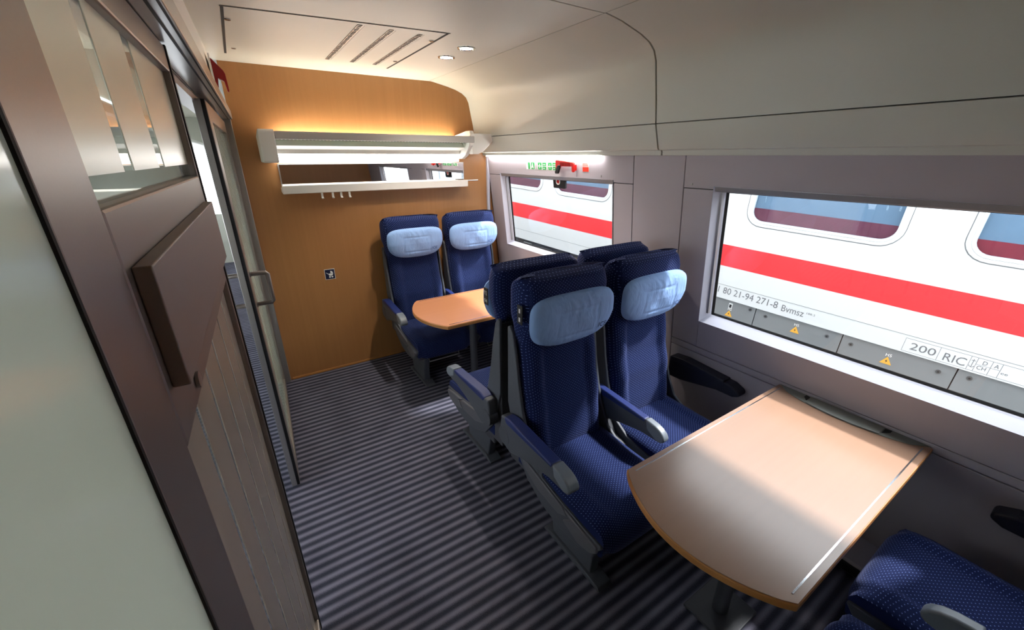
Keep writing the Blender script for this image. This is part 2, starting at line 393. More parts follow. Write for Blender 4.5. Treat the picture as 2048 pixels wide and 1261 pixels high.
def make_window(name, y0, y1, z0, z1, iy0, iy1, iz0, iz1, label):
    t = empty(name, (wx(z0), y0, z0), label=label, kind='structure'); ox, oy, oz = t.location
    def P(y, z, off): return (wx(z, off)-ox, y-oy, z-oz)
    m = MB()
    O = [P(y0, z0, -.004), P(y1, z0, -.004), P(y1, z1, -.004), P(y0, z1, -.004)]
    I = [P(iy0, iz0, .058), P(iy1, iz0, .058), P(iy1, iz1, .058), P(iy0, iz1, .058)]
    B = [P(y0, z0, .075), P(y1, z0, .075), P(y1, z1, .075), P(y0, z1, .075)]
    m.loops([O, I, B], cap=False); m.build('frame', 'window_trim', t)
    m = MB()     # blind guide channels and head rail
    for yy, s in ((iy0, 1), (iy1, -1)):
        b = len(m.v)
        for z in (iz0+.01, iz1):
            for dy, o in ((0, .03), (s*.012, .03), (s*.012, .055), (0, .055)): m.v.append(P(yy+dy-s*.018, z, o))
        m.f += [tuple(b+i for i in q) for q in ((0, 1, 2, 3), (4, 5, 6, 7), (0, 4, 5, 1), (1, 5, 6, 2), (2, 6, 7, 3), (3, 7, 4, 0))]
    m.build('blind_guide', 'grey_trim', t)
    m = MB(); b = len(m.v)
    for y in (y0+.005, y1-.005):
        for dz, o in ((0, -.002), (-.028, .004), (-.03, .04), (0, .05)): m.v.append(P(y, z1+dz, o))
    m.f += [tuple(b+i for i in q) for q in ((0, 1, 2, 3), (7, 6, 5, 4), (0, 4, 5, 1), (1, 5, 6, 2), (2, 6, 7, 3), (3, 7, 4, 0))]
    m.build('blind_rail', 'grey_trim', t, bevel=.004)
    m = MB(); rr = .012
    O = [P(iy0, iz0, .056), P(iy1, iz0, .056), P(iy1, iz1, .056), P(iy0, iz1, .056)]
    I = [P(iy0+rr, iz0+rr, .066), P(iy1-rr, iz0+rr, .066), P(iy1-rr, iz1-rr, .066), P(iy0+rr, iz1-rr, .066)]
    m.loops([O, I], cap=False); m.build('seal', 'black_rubber', t)
    m = MB(); m.v += [P(iy0+.006, iz0+.006, .064), P(iy1-.006, iz0+.006, .064), P(iy1-.006, iz1-.006, .064), P(iy0+.006, iz1-.006, .064)]; m.f.append((0, 1, 2, 3))
    m.build('pane', 'clear_glass', t)
    return t
make_window('window_1', *W[0], 2.075, 3.45, 1.075, 1.712, 'wide carriage window beside the far table')
make_window('window_2', *W[1], -.13, 1.265, .985, 1.712, 'wide carriage window beside the near table')

# wood end walls
arch = [(1.552, 2.489), (1.80, 2.44), (1.865, 2.415), (1.905, 2.385), (1.928, 2.34), (1.94, 2.28), (1.965, 2.16), (1.984, 2.052), (2.03, 1.92), (2.095, 1.88)]
poly = [(.030, 0)]+[(.030, 2.489)]+arch+[(wx(1.7), 1.7), (wx(.9), .9), (wx(0), 0)]
tag(MB().prism([(x+(.02 if i > 1 else 0), z) for i, (x, z) in enumerate(poly)], YW, YW+.05, 'y').build('wall_front', 'wall_wood'), kind='structure')
tag(MB().prism([(x+.02, z) for x, z in [(-.19, 0), (-.19, 2.489)]+poly[2:]], YB-.05, YB, 'y').build('wall_back', 'wall_wood'), kind='structure')
tag(MB().box(.05, 1.05, YW-.006, YW, 0, .02).build('baseboard_front', 'table_edge', bevel=.002), kind='structure')
tag(MB().box(2.098, 2.125, YW-.03, YW, .9, 1.88).build('trim_5', 'window_trim', bevel=.004), kind='structure')
tag(MB().box(-.03, .034, YW-.03, YW+.06, 0, 2.13).build('trim_6', 'aluminium', bevel=.004), 'silver door jamb at the left edge of the wood wall', kind='structure')

# partition: fascia + header, along the slightly skewed door line
part = empty('wall_left', (Px(1.37), 1.37, 0), LANG, kind='structure')
m = MB(); m.box(-.06, 0, -2.4, 2.44, 2.18, ZC); m.build('fascia', 'rack_white', part)
m = MB(); m.box(-.035, .050, -2.3, 2.38, 2.128, 2.185); m.build('header', 'aluminium', part, bevel=.003)
m = MB(); m.box(.0405, .0445, -2.3, 2.378, 2.1265, 2.13); m.box(.022, .0275, -2.3, 2.378, 2.1265, 2.13); m.box(-.03, -.0275, -2.3, 2.378, 2.1265, 2.13); m.build('track_groove', 'black_rubber', part)
m = MB(); m.box(-.10, -.036, -2.3, 2.38, 2.10, 2.49); m.build('track_cover', 'dull_metal', part)
m = MB(); m.box(-.085, -.02, -2.3, -.95, 2.04, 2.128); m.box(-.06, -.01, -2.3, -.955, 0, .12); m.build('pane_rail', 'dull_metal', part)
m = MB(); m.box(-.008, -.002, -2.3, -.95, .12, 2.04); m.build('fixed_pane', 'frost_film', part)

# sliding door, near leaf (door_1)
d1 = empty('door_1', (Px(1.37), 1.37, 0), LANG, label='large near sliding door leaf of grey frame and frosted glass', kind='structure')
fr = MB()
fr.box(-.035, 0, -.955, -.835, 0.02, 2.125); fr.box(-.035, 0, -.02, 0, .02, 2.125)
fr.box(-.035, 0, -.835, -.02, 2.068, 2.125); fr.box(-.035, 0, -.835, -.02, 1.56, 1.838); fr.box(-.035, 0, -.835, -.02, .02, .10)
fr.build('frame', 'dull_metal', d1, bevel=.004)
m = MB(); m.box(-.034, .0005, -.960, -.955, .02, 2.125); m.build('edge_seal', 'dark_gap', d1)
m = MB(); m.box(-.036, .003, -.012, .004, .02, 2.125); m.build('edge_seal', 'black_rubber', d1)
lb = MB(); lb.box(0.0002, .018, -.815, -.055, 1.632, 1.777); lb.build('lock_box', 'lock_grey', d1, bevel=.002, seg=3)
m = MB(); m.disc((.003, -.70, 1.585), .012, 'x', .004); m.build('bolt_cap', 'aluminium', d1, smooth='auto')
m = MB(); m.box(-.0195, -.0155, -.835, -.02, 1.838, 2.068); m.build('upper_pane', 'door_glass', d1)
m = MB(); m.box(-.0195, -.0155, -.835, -.02, .10, 1.56); m.build('lower_pane', 'door_glass', d1)
def strips(name, z0, z1, gaps, half, y0=-.835, y1=-.02):
    m = MB(); a = y0
    for g in gaps+[y1+half]:
        b = g-half
        if b > a: m.box(-.0154, -.0144, a, b, z0, z1)
        a = g+half
    return m.build(name, 'frost_film_bright' if z0 > 1.7 else 'frost_film_dim', d1)
strips('frosting', 1.866, 2.068, [-.61, -.37], .027)
strips('frosting', .10, 1.56, [-.80, -.676, -.54, -.402, -.255, -.12], .010)

# sliding door, far leaf (door_2)
d2 = empty('door_2', (-.100, 2.31, 0), LANG, label='far sliding glass door leaf open beside the wood wall', kind='structure')
m = MB(); m.box(0, .028, 0, .02, .015, 2.11); m.build('edge_profile', 'aluminium', d2, bevel=.002)
m = MB(); m.box(.028, .042, .004, .02, .015, 2.11); m.build('edge_seal', 'black_rubber', d2)
m = MB(); m.box(.006, .044, .02, .16, .015, 2.11); m.box(.006, .044, 1.33, 1.41, .015, 2.11); m.box(.006, .044, .16, 1.33, 2.03, 2.11); m.box(.006, .044, .16, 1.33, .015, .08); m.build('frame', 'dull_metal', d2, bevel=.003)
m = MB(); m.box(.022, .028, .16, 1.33, .08, 2.03); m.build('pane', 'door_glass', d2)
m = MB()
for k in range(9): m.box(.0285, .0295, .175+k*.128, .175+k*.128+.118, .08, 2.03)
m.build('frosting', 'frost_film', d2)
h = MB(); h.tube([(.04, .10, 1.32), (.115, .10, 1.32), (.122, .10, 1.312), (.122, .10, 1.165), (.115, .10, 1.157), (.04, .10, 1.157)], .0115, 12)
h.build('handle', 'dull_metal', d2, smooth='auto')
h = MB(); h.tube([(.004, .10, 1.32), (-.06, .10, 1.32), (-.066, .10, 1.31), (-.066, .10, 1.165), (-.06, .10, 1.157), (.004, .10, 1.157)], .0115, 12)
h.build('handle', 'dull_metal', d2, smooth='auto')
h = MB()
for z in (1.32, 1.157): h.tube([(.042, .10, z), (.05, .10, z)], .016, 14)
h.build('handle_collar', 'aluminium', d2, smooth='auto')

# aisle side of the coach, seen through the doorway
lw = MB()
lw.box(-2.4, -2.3, -1.2, 9.2, 0, .95); lw.box(-2.4, -2.3, -1.2, 9.2, 1.78, ZC)
for a, b in ((-1.2, -.9), (.9, 1.15), (2.85, 3.1), (4.8, 5.05), (6.75, 7.0), (8.7, 9.2)): lw.box(-2.4, -2.3, a, b, .95, 1.78)
lw.build('wall_aisle', 'bin_white')['kind'] = 'structure'
for i, (a, b) in enumerate(((-.9, .9), (1.15, 2.85), (3.1, 4.8), (5.05, 6.75), (7.0, 8.7))):
    t = empty('window_%d' % (i+4), (-2.35, a, .95), kind='structure')
    m = MB(); m.box(-.003, .003, 0, b-a, 0, .83); m.build('pane', 'clear_glass', t)
    m = MB(); m.box(-.05, .055, 0, .03, 0, .83); m.box(-.05, .055, b-a-.03, b-a, 0, .83); m.box(-.05, .055, 0, b-a, 0, .03); m.box(-.05, .055, 0, b-a, .8, .83); m.build('frame', 'window_trim', t)
m = MB(); m.box(-2.4, .1, -1.3, -1.2, 0, ZC); m.build('wall_aisle_back', 'bin_white')['kind'] = 'structure'
m = MB(); m.box(.1, .15, YW+.05, 9.2, 0, ZC); m.build('wall_aisle_right', 'bin_white')['kind'] = 'structure'
m = MB(); m.box(-2.4, -.75, 9.2, 9.3, 0, ZC); m.box(-.75, .15, 9.2, 9.3, 2.05, ZC); m.box(-.75, .15, 9.2, 9.3, 0, .9); m.build('wall_aisle_front', 'bin_white')['kind'] = 'structure'
m = MB(); m.box(-2.4, -.2, 9.24, 9.246, .9, 2.05); m.build('window_9', 'clear_glass')['kind'] = 'structure'
tag(MB().box(-2.3, -.25, 1.2, 8.7, 1.98, 2.02).build('luggage_rack_aisle', 'rack_white', bevel=.01), 'white long luggage rack over the aisle side seen through the doorway', 'luggage rack')

tag(MB().box(-1.3, -1.1, .2, 8.8, ZC-.02, ZC-.001).build('aisle_fill_panel', 'aisle_fill_glow'), 'long flat added glow panel over the aisle side beyond the doorway', 'fill panel')  # unseen glow panel, added to brighten the frosted door glass

# =================================================================== SEATS
def back_surface():
    vf = [(.36, .19), (.48, .195), (.68, .165), (.86, .125), (1.0, .105), (1.1, .115), (1.18, .15), (1.30, .16), (1.36, .145), (1.395, .10)]
    vr = [(.36, .05), (.5, .04), (.7, .02), (1.0, .0), (1.36, .0), (1.395, .035)]
    hw = [(.36, .225), (.5, .243), (.7, .247), (.9, .238), (1.03, .235), (1.12, .25), (1.22, .268), (1.33, .268), (1.395, .255)]
    loops = []; NF = 44
    zs = [.36+(.1*i/3) for i in range(3)]+[.46+(1.335-.46)*i/40 for i in range(41)]+[1.355, 1.37, 1.383, 1.391, 1.397]
    for z in zs:
        f = lerp_table(vf, z); r = lerp_table(vr, z); w_ = lerp_table(hw, z)
        if z > 1.37: f -= (z-1.37)*1.2; r += (z-1.37)*1.0
        lp = []
        for i in range(NF+1):
            u = math.sin(-PI/2+PI*i/NF)
            au = abs(u)
            bol = 0
            if z < 1.08:
                k = min(1, (1.08-z)/.12); k = k*k*(3-2*k)
                if au > .5: t = min(1, (au-.5)/.25); bol += .026*k*t*t*(3-2*t)
                bol -= .006*k*math.exp(-((au-.52)/.02)**2)
            else:
                bol -= .004*(1-au*au) if z < 1.3 else 0
            edge = (1-au**7)**.5
            zz = z-(.012*au**6 if z > 1.3 else 0)
            lp.append((u*w_, -(r+.025+(f+bol-r-.025)*edge), zz))
        for i in range(1, 12):
            u = 1-2*i/12; lp.append((u*w_, -(r+.02*abs(u)**6), z-(.012*abs(u)**6 if z > 1.3 else 0)))
        loops.append(lp)
    return loops
def cushion_surface(hw=.252):
    base = [(.06, .36), (.06, .455), (.10, .472), (.2, .468), (.3, .462), (.42, .458), (.54, .46), (.62, .462), (.675, .452), (.705, .43), (.72, .40), (.722, .36), (.715, .31), (.70, .295), (.6, .33), (.3, .34)]
    loops = []; N = 30
    for i in range(N+1):
        u = math.sin(-PI/2+PI*i/N)*1.0; au = abs(u); s = (1-au**9)**.5; s = max(s, .86)
        lp = []
        for v, z in base:
            cv, cz = .40, .40
            zz = z
            if z > .44:
                if au > .55: t = min(1, (au-.55)/.2); zz += .014*t*t*(3-2*t)
                zz -= .006*math.exp(-((au-.56)/.03)**2)
                zz -= .03*au**12
            vv = cv+(v-cv)*(1-(1-s)*.35); zz = cz+(zz-cz)*s
            lp.append((u*hw, -vv, zz))
        loops.append(lp)
    return loops
def pillow_surface():
    hw, hh, th = .256, .131, .05
    L = []; NR = 26; NA = 72
    rings = [i/NR for i in range(1, NR+1)]
    def pt(r, a, side):
        c, s_ = math.cos(a), math.sin(a); n = 4.6 if s_ > 0 else 3.0
        k = (abs(c)**n+abs(s_)**n)**(-1/n)
        x = r*k*c*hw; z = r*k*s_*hh
        if z < 0: x *= 1-.10*(-z/hh)
        d = th*(1-r**4.5)**.5
        xs = x/hw; zs = z/hh
        if side > 0:
            g = .006*math.exp(-((xs-.46)/.022)**2)+.005*math.exp(-((xs+.48)/.022)**2)
            if -.48 < xs < .46: g += .004*math.exp(-((zs-.42)/.05)**2)+.004*math.exp(-((zs+.55)/.05)**2)
            d -= g*(1-r**6)
            if -.5 < xs < .46 and zs > .0: d += .0045*math.sin(xs*34+math.sin(zs*9)*1.3)*(zs)*(1-r**8)
            d += .004*math.sin(xs*7+zs*3)*(1-r)
        return (x, -(.158+(d if side > 0 else -.02*(1-r**4.5)**.5)-.02*(1 if z < 0 else 0)*(-z/hh)), 1.168+z)
    m = MB()
    for side in (1, -1):
        b = len(m.v); m.v.append(pt(0.0001, 0, side))
        for r in rings:
            for k in range(NA): m.v.append(pt(r, 2*PI*k/NA, side))
        for k in range(NA): m.f.append((b, b+1+k, b+1+(k+1) % NA))
        for i in range(NR-1):
            for k in range(NA):
                a0 = b+1+i*NA+k; a1 = b+1+i*NA+(k+1) % NA; m.f.append((a0, a0+NA, a1+NA, a1))
    return m
SHELL = [(-.012, 1.12), (-.012, .70), (.03, .56), (.08, .44), (.17, .33), (.30, .265), (.44, .245), (.57, .26), (.66, .315), (.705, .375), (.70, .385), (.60, .392), (.45, .405), (.30, .43), (.22, .48), (.165, .58), (.12, .70), (.085, .84), (.06, .98), (.03, 1.10), (.005, 1.13)]
def arm(parent, x, name='armrest', dark=False, strut=0):
    hw = .027 if not strut else .018
    body = [(.02, .655), (.10, .668), (.46, .648), (.53, .628), (.555, .605), (.553, .582), (.52, .565), (.42, .562), (.30, .535), (.18, .50), (.10, .47), (.03, .49), (.005, .56)]
    b = MB().prism([(-v, z) for v, z in body], x-hw, x+hw, 'x').build(name, 'seat_plastic' if not dark else 'arm_dark', parent, bevel=.009, seg=4, smooth=50)
    pad = [(.05, .662), (.10, .672), (.44, .652), (.44, .632), (.25, .63), (.07, .63)]
    MB().prism([(-v, z) for v, z in pad], x-hw-.003, x+hw+.003, 'x').build('pad', 'arm_leather' if not dark else 'arm_dark', b, bevel=.008, seg=4, smooth=50)
    cap = [(.443, .655), (.50, .647), (.53, .637), (.552, .620), (.563, .60), (.560, .583), (.545, .572), (.52, .568), (.455, .60)]
    MB().prism([(-v, z) for v, z in cap], x-hw-.003, x+hw+.003, 'x').build('end_cap', 'arm_cap' if not dark else 'arm_dark', b, bevel=.010, seg=4, smooth=50)
    m = MB(); m.disc((x, -.045, .54), .05, 'x', 2*hw+.004, 28); m.build('pivot_disc', 'seat_plastic', b, bevel=.004)
    if strut:
        st = [(.10, .50), (.18, .50), (.235, .42), (.32, .395), (.30, .375), (.20, .39), (.15, .43)]
        MB().prism([(-v, z) for v, z in st], x-.02, x+.02, 'x').build('strut', 'shell_dark', b, bevel=.004)
    return b
def make_seat(name, aisle, arms, numbers=None):
    t = empty(name)
    m = MB(); m.loops(back_surface()); m.uv = lambda c: (c.x if abs(c.x) < .235 or c.z < 0 else c.x-(c.y+.1)*(1 if c.x > 0 else -1), c.z)
    m.build('backrest', 'moquette', t, smooth=75)
    m = MB(); m.loops(cushion_surface()); m.uv = lambda c: (c.x, c.y+c.z*1.0)
    m.build('seat_cushion', 'moquette', t, smooth='auto')
    pillow_surface().build('headrest_pillow', 'cotton_blue', t, smooth=True)
    pl = [c for c in t.children if c.name.startswith('headrest')][0]
    text('logo', 'ICE', 'logo_blue', pl, (.128, -.200, 1.104), (PI/2, 0, 0), w=.056, h=.023, shear=.25)
    for sx in (-1, 1):
        x0, x1 = sorted((sx*.246, sx*.264))
        MB().prism([(-v, z) for v, z in SHELL], x0, x1, 'x').build('side_shell', 'seat_plastic', t, bevel=.008, seg=3)
        cov = [(.30, .452), (.45, .427), (.60, .412), (.695, .402), (.70, .38), (.655, .33), (.56, .33), (.40, .36)]
    if aisle:
        a = aisle
        x0, x1 = sorted((a*.258, a*.276))
        MB().prism([(-v, z) for v, z in [(.14, .455), (.30, .425), (.46, .40), (.50, .375), (.44, .34), (.28, .35), (.16, .40)]], x0, x1, 'x').build('side_cover', 'cover_grey', t, bevel=.006, seg=3)
        MB().prism([(-v, z) for v, z in [(.475, .40), (.60, .385), (.685, .37), (.69, .345), (.65, .31), (.58, .295), (.47, .33), (.52, .37)]], x0, x1, 'x').build('side_cover', 'cover_grey', t, bevel=.006, seg=3)
    m = MB(); m.loops([[(-.25, .006, z), (.25, .006, z), (.25, -v, z), (-.25, -v, z)] for z, v in ((.34, .2), (.5, .06), (.8, .02), (1.1, .01))]); m.build('back_shell', 'shell_dark', t, bevel=.004)
    MB().box(-.23, .23, -.64, -.12, .26, .345).build('seat_pan', 'shell_dark', t, bevel=.01)
    for x, dark, st in arms: arm(t, x, 'armrest', dark, st)
    if aisle:
        px = aisle*.15
        p = MB().prism([(-.24, .30), (-.64, .30), (-.585, .14), (-.58, .015), (-.30, .015), (-.275, .14)], px-.026, px+.026, 'x').build('pedestal', 'seat_plastic', t, bevel=.008)
        MB().prism([(-.24, 0), (-.24, .012), (-.30, .03), (-.6, .03), (-.65, .018), (-.66, 0)], px-.042, px+.042, 'x').build('foot', 'seat_plastic', p, bevel=.004)
        if numbers:
            nx = aisle*(.2685)
            MB().box(*sorted((nx, nx+aisle*.004)), -.125, -.085, 1.175, 1.265).build('number_plate', 'black_plastic', t, bevel=.001)
            np_ = [c for c in t.children if c.name.startswith('number')][0]
            for s_, z in ((numbers[0], 1.228), (numbers[1], 1.186)):
                yy = -.091 if aisle < 0 else -.119
                if s_ is None:
                    MB().box(*sorted((nx+aisle*.004, nx+aisle*.0052)), -.110, -.099, z+.001, z+.021).build('number', 'number_white', np_); continue
                text('number', s_, 'number_white', np_, (nx+aisle*.0045, yy, z), (PI/2, 0, -PI/2 if aisle < 0 else PI/2), w=.028, h=.022)
    m = MB(); m.tube([(-.14, -.62, .27), (-.14, -.645, .235), (.14, -.645, .235), (.14, -.62, .27)], .006, 8); m.build('footrest_bar', 'aluminium', t, smooth='auto')
    return t
# prototypes
XA, XWn = 1.21, 1.792
seatA = make_seat('train_seat', -1, [(-.298, False, 0), (.287, False, 1)])
seatW = make_seat('train_seat', 0, [])
seatB = make_seat('train_seat', 1, [(.298, False, 0), (-.287, False, 1)], ('92', '94'))
seatC = make_seat('train_seat', -1, [(-.298, False, 0), (.287, False, 1)], (None, None))
def place(o, x, y, rz, label):
    o.location = (x, y, 0); o.rotation_euler = (0, 0, rz); tag(o, label, 'seat', 'blue coach seats'); return o
place(seatC, XA, 1.50, 0, 'nearest blue dotted aisle seat facing the near table, pale blue head pillow')
place(seatW, XWn, 1.50, 0, 'blue dotted seat by the window column, facing the near table')
place(seatB, XA, 1.60, PI, 'blue aisle seat turned away with plate 92 94 on its side')
place(copy_tree(seatW), XWn, 1.60, PI, 'blue window seat turned away, only its dark top edge showing behind the near seats')
place(seatA, XA, 3.62, 0, 'blue aisle seat against the wood wall facing the far table')
place(copy_tree(seatW), XWn, 3.62, 0, 'blue window seat in the corner of the wood wall')
place(copy_tree(seatB), XA, -.555, PI, 'blue aisle seat cut by the bottom frame edge, front cushion only')
for o in [c for c in S.objects if c.parent and abs(c.parent.location.y+.555) < .001 and c.name.startswith('number')]:
    for k in list(o.children): bpy.data.objects.remove(k)
    bpy.data.objects.remove(o)
place(copy_tree(seatW), XWn+.02, -.54, PI, 'blue window seat at the bottom right corner beyond the near table')

# armrests on the window wall
def wall_arm(y0, sgn, label):
    t = empty('wall_armrest', (wx(.62), y0, .6), label=label, cat='armrest', group='wall armrests')
    b = [(0, .055), (.10, .062), (.42, .040), (.475, .015), (.48, -.012), (.44, -.032), (.34, -.035), (.22, -.06), (.10, -.085), (0, -.09)]
    MB().prism([(sgn*v, z) for v, z in b], -.075, .005, 'x').build('arm_body', 'arm_dark', t, bevel=.012, seg=3)
    MB().prism([(sgn*v, z) for v, z in [(.01, .058), (.10, .067), (.38, .049), (.38, .03), (.01, .03)]], -.078, .0, 'x').build('pad', 'arm_dark', t, bevel=.006)
    return t
wall_arm(1.44, -1, 'dark armrest on the window wall beside the near window seat')
wall_arm(-.50, 1, 'dark armrest on the window wall at the right frame edge')
wall_arm(3.56, -1, 'dark armrest on the window wall beside the corner seat')

# =================================================================== TABLES
def make_table(y0, y1, label, lam):
    yc = (y0+y1)/2; hy = (y1-y0)/2; t = empty('folding_table', (1.6, yc, 0), label=label, cat='table', group='wall tables')
    X = lambda x: x-1.6
    pts = [(X(wx(.74)-.003), -hy), (X(1.055), -hy)]
    for i in range(1, 20):
        a = -1+2*i/20
        pts.append((X(1.05-.115*(1-abs(a)**2.0)), a*hy))
    pts += [(X(1.055), hy), (X(wx(.74)-.003), hy)]
    top = MB().prism(pts, .712, .738, 'z').build('table_top', 'table_edge', t, bevel=.004)
    ins = [(x+(.004 if x < 0 else -.003), y*.988) for x, y in pts]
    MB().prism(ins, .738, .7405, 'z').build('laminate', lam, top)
    for s in (-1, 1):
        MB().box(X(1.075), X(2.19), s*(hy-.026)-.0025, s*(hy-.026)+.0025, .7405, .742).build('inlay_strip', 'chrome', top)
    # grey hinge bracket at the wall end
    br = [(X(2.228), -hy*.98)]
    for i in range(13):
        a = -1+2*i/12; br.append((X(2.228-.098*(1-a*a)**.6), a*hy*.96))
    br.append((X(2.228), hy*.98))
    bk_ = MB().prism(br, .741, .7435, 'z').build('hinge_cover', 'hinge_grey', t, bevel=.001)
    fl = [(X(2.222), -.148)]
    for i in range(9):
        a = -1+2*i/8; fl.append((X(2.222-.075-.018*(1-a*a)), a*.148))
    fl.append((X(2.222), .148))
    MB().prism(fl, .744, .749, 'z').build('hinge_flap', 'hinge_grey', bk_, bevel=.002)
    for s in (-1, 1):
        m = MB(); m.prism([(X(2.215), s*.150), (X(2.17), s*.150), (X(2.20), s*.172), (X(2.225), s*.172)], .7436, .745, 'z'); m.build('flap_gap', 'black_rubber', bk_)
    lg = MB(); lg.tube([(X(1.42), 0, .0), (X(1.42), 0, .715)], .032, 16); lg.build('leg', 'shell_dark', t, smooth='auto')
    MB().prism([(X(1.30), -.1), (X(1.54), -.1), (X(1.54), .1), (X(1.30), .1)], 0, .015, 'z').build('leg_foot', 'shell_dark', t, bevel=.004)
    return t
make_table(.190, .805, 'large near wooden wall table with curved aisle end', 'table_wood_cool_lit')
make_table(2.493, 3.150, 'small wooden table between the far seats, coloured as in warm light', 'table_wood_warm_lit')

# =================================================================== WOOD WALL FITTINGS
rack = empty('luggage_rack', (1.0, YW, 2.0), label='white lit luggage rack across the top of the wood wall', cat='luggage rack')
def R(x0, x1, y0, y1, z0, z1, mb=None):
    mb = mb or MB(); return mb.box(x0-1.0, x1-1.0, y0-YW, y1-YW, z0-2.0, z1-2.0)
def RP(poly, x0, x1): return MB().prism([(y-YW, z-2.0) for y, z in poly], x0-1.0, x1-1.0, 'x')
RP([(YW, 2.02), (3.45, 2.055), (3.40, 2.055), (3.39, 2.04), (3.41, 1.85), (3.43, 1.84), (YW, 1.84)], .165, .262).build('end_bracket', 'rack_white', rack, bevel=.008, seg=3)
RP([(YW, 2.06), (3.50, 2.09), (3.42, 2.09), (3.40, 2.06), (3.43, 1.97), (3.52, 1.89), (3.60, 1.86), (YW, 1.86)], 1.76, 1.80).build('end_bracket', 'rack_white', rack, bevel=.008, seg=3)
MB().prism([(x-1.0, z-2.0) for x, z in [(1.79, 2.07), (2.04, 2.07), (2.03, 2.03), (1.98, 1.99), (1.90, 1.92), (1.85, 1.90), (1.79, 1.90)]], 3.43-YW, 3.50-YW, 'y').build('side_arm', 'rack_white', rack, bevel=.008, seg=3)
R(.262, 1.80, 3.40, 3.435, 1.992, 2.045).build('front_rail', 'rail_grey', rack, bevel=.006)
R(.262, 1.78, 3.435, 3.66, 1.995, 2.003).build('shelf', 'shelf_glass', rack)
m = MB()
for k in range(60): R(.29+k*.025, .305+k*.025, 3.50, 3.506, 1.992, 1.9948, m)
m.build('slots', 'dark_gap', rack)
RP([(3.52, 1.955), (3.56, 1.995), (3.62, 1.995), (3.62, 1.945), (3.60, 1.93)], .262, 1.775).build('lamp_cover', 'rack_white', rack, bevel=.002)
R(.262, 1.775, 3.62, 3.74, 1.90, 1.945).build('lamp_housing', 'rack_white', rack, bevel=.004)
R(.275, 1.765, 3.66, 3.738, 1.836, 1.899).build('lamp_tube', 'tube_light', rack, bevel=.006)
R(.30, 1.74, 3.695, 3.725, 1.992, 2.004).build('uplight', 'uplight', rack)
ms = empty('mirror_shelf', (1.05, YW, 1.72), label='long narrow mirror above a white ledge on the wood wall', cat='mirror')
def Q(x0, x1, y0, y1, z0, z1, mb=None):
    mb = mb or MB(); return mb.box(x0-1.05, x1-1.05, y0-YW, y1-YW, z0-1.72, z1-1.72)
Q(.268, 1.846, YW-.012, YW-.001, 1.66, 1.83).build('backing', 'aluminium', ms)
Q(.276, 1.838, YW-.014, YW-.0125, 1.66, 1.823).build('mirror_glass', 'mirror', ms)
MB().prism([(YW-YW, -.065), (-.112, -.060), (-.116, -.046), (-.125, -.046), (-.125, -.105), (-.115, -.108), (0, -.10)], .26-1.05, 1.83-1.05, 'x').build('ledge', 'rack_white', ms, bevel=.003)
m = MB(); m.tube([(.75, -.118, -.052), (.89, -.118, -.052)], .006, 8); m.build('rod', 'aluminium', ms, smooth='auto')
hx = [.535, .615, .68, .745]
for i, x in enumerate(hx):
    m = MB().prism([(-.095, -.105), (-.095, -.147), (-.108, -.155), (-.125, -.152), (-.125, -.146), (-.110, -.146), (-.104, -.140), (-.104, -.105)], x-1.05-.008, x-1.05+.008, 'x'); m.build('hook', 'rack_white', ms, bevel=.002)
# pram pictogram
sg = empty('pram_sign', (.505, YW-.0015, .918), label='small dark blue pram pictogram sign on the wood wall', cat='sign')
MB().box(-.042, .042, -.0012, .0012, -.046, .046).build('border', 'sign_white', sg)
MB().box(-.038, .038, -.0024, -.0013, -.042, .042).build('field', 'sign_blue', sg)
m = MB()
body = [(.026, .008), (-.012, .008)]+[(-.012+.019*(1-math.cos(t))*.0, .008) for t in []]
pr = [(-.014, .006), (.026, .006), (.024, -.004), (.016, -.012), (-.002, -.014), (-.010, -.008)]
m.prism(pr, -.0034, -.0025, 'y')
hood = [(.026, .009)]+[(.006+.020*math.cos(a), .009+.020*math.sin(a)) for a in [i*PI/2/8 for i in range(9)]]+[(.006, .009)]
m.prism(hood, -.0034, -.0025, 'y')
m.prism([(-.014, .006), (-.028, .018), (-.031, .015), (-.016, .001)], -.0034, -.0025, 'y')
for cx in (-.004, .016):
    ro = [(cx+.0075*math.cos(a), -.024+.0075*math.sin(a)) for a in [i*2*PI/16 for i in range(16)]]; m.prism(ro, -.0034, -.0025, 'y')
m.build('pram_symbol', 'sign_white', sg)

# =================================================================== CEILING FITTINGS
ch = empty('ceiling_hatch', (.58, 2.85, ZC), label='square white access hatch with three slots in the ceiling', cat='ceiling hatch')
m = MB()
g = .006
m.box(.085-.58-g, .085-.58+g, 2.46-2.85, 3.47-2.85, -.0015, .002); m.box(1.085-.58-g, 1.085-.58+g, 2.32-2.85, 3.40-2.85, -.0015, .002)
b = len(m.v); m.v += [(.075-.58, 2.44-2.85, -.0015), (1.095-.58, 2.30-2.85, -.0015), (1.095-.58, 2.312-2.85, -.0015), (.075-.58, 2.452-2.85, -.0015)]; m.f.append((b, b+1, b+2, b+3))
m.build('joint', 'dark_gap', ch)
for sx in (.655, .813, .967):
    m = MB(); m.box(sx-.58-.012, sx-.58+.012, 2.41-2.85, 3.31-2.85, -.003, .001)
    sl = m.build('slot', 'dull_metal', ch)
    m = MB()
    for k in range(30):
        a = 2.42+k*.0295; wv = random.uniform(.006, .012)
        m.box(sx-.58-wv, sx-.58+wv, a-2.85, a+.018-2.85, -.0038, -.003)
    m.build('slot_mesh', 'dark_gap', sl)
    MB().box(sx-.58+.022, sx-.58+.0235, 2.41-2.85, 3.31-2.85, -.001, .001).build('slot_line', 'grey_trim', sl)
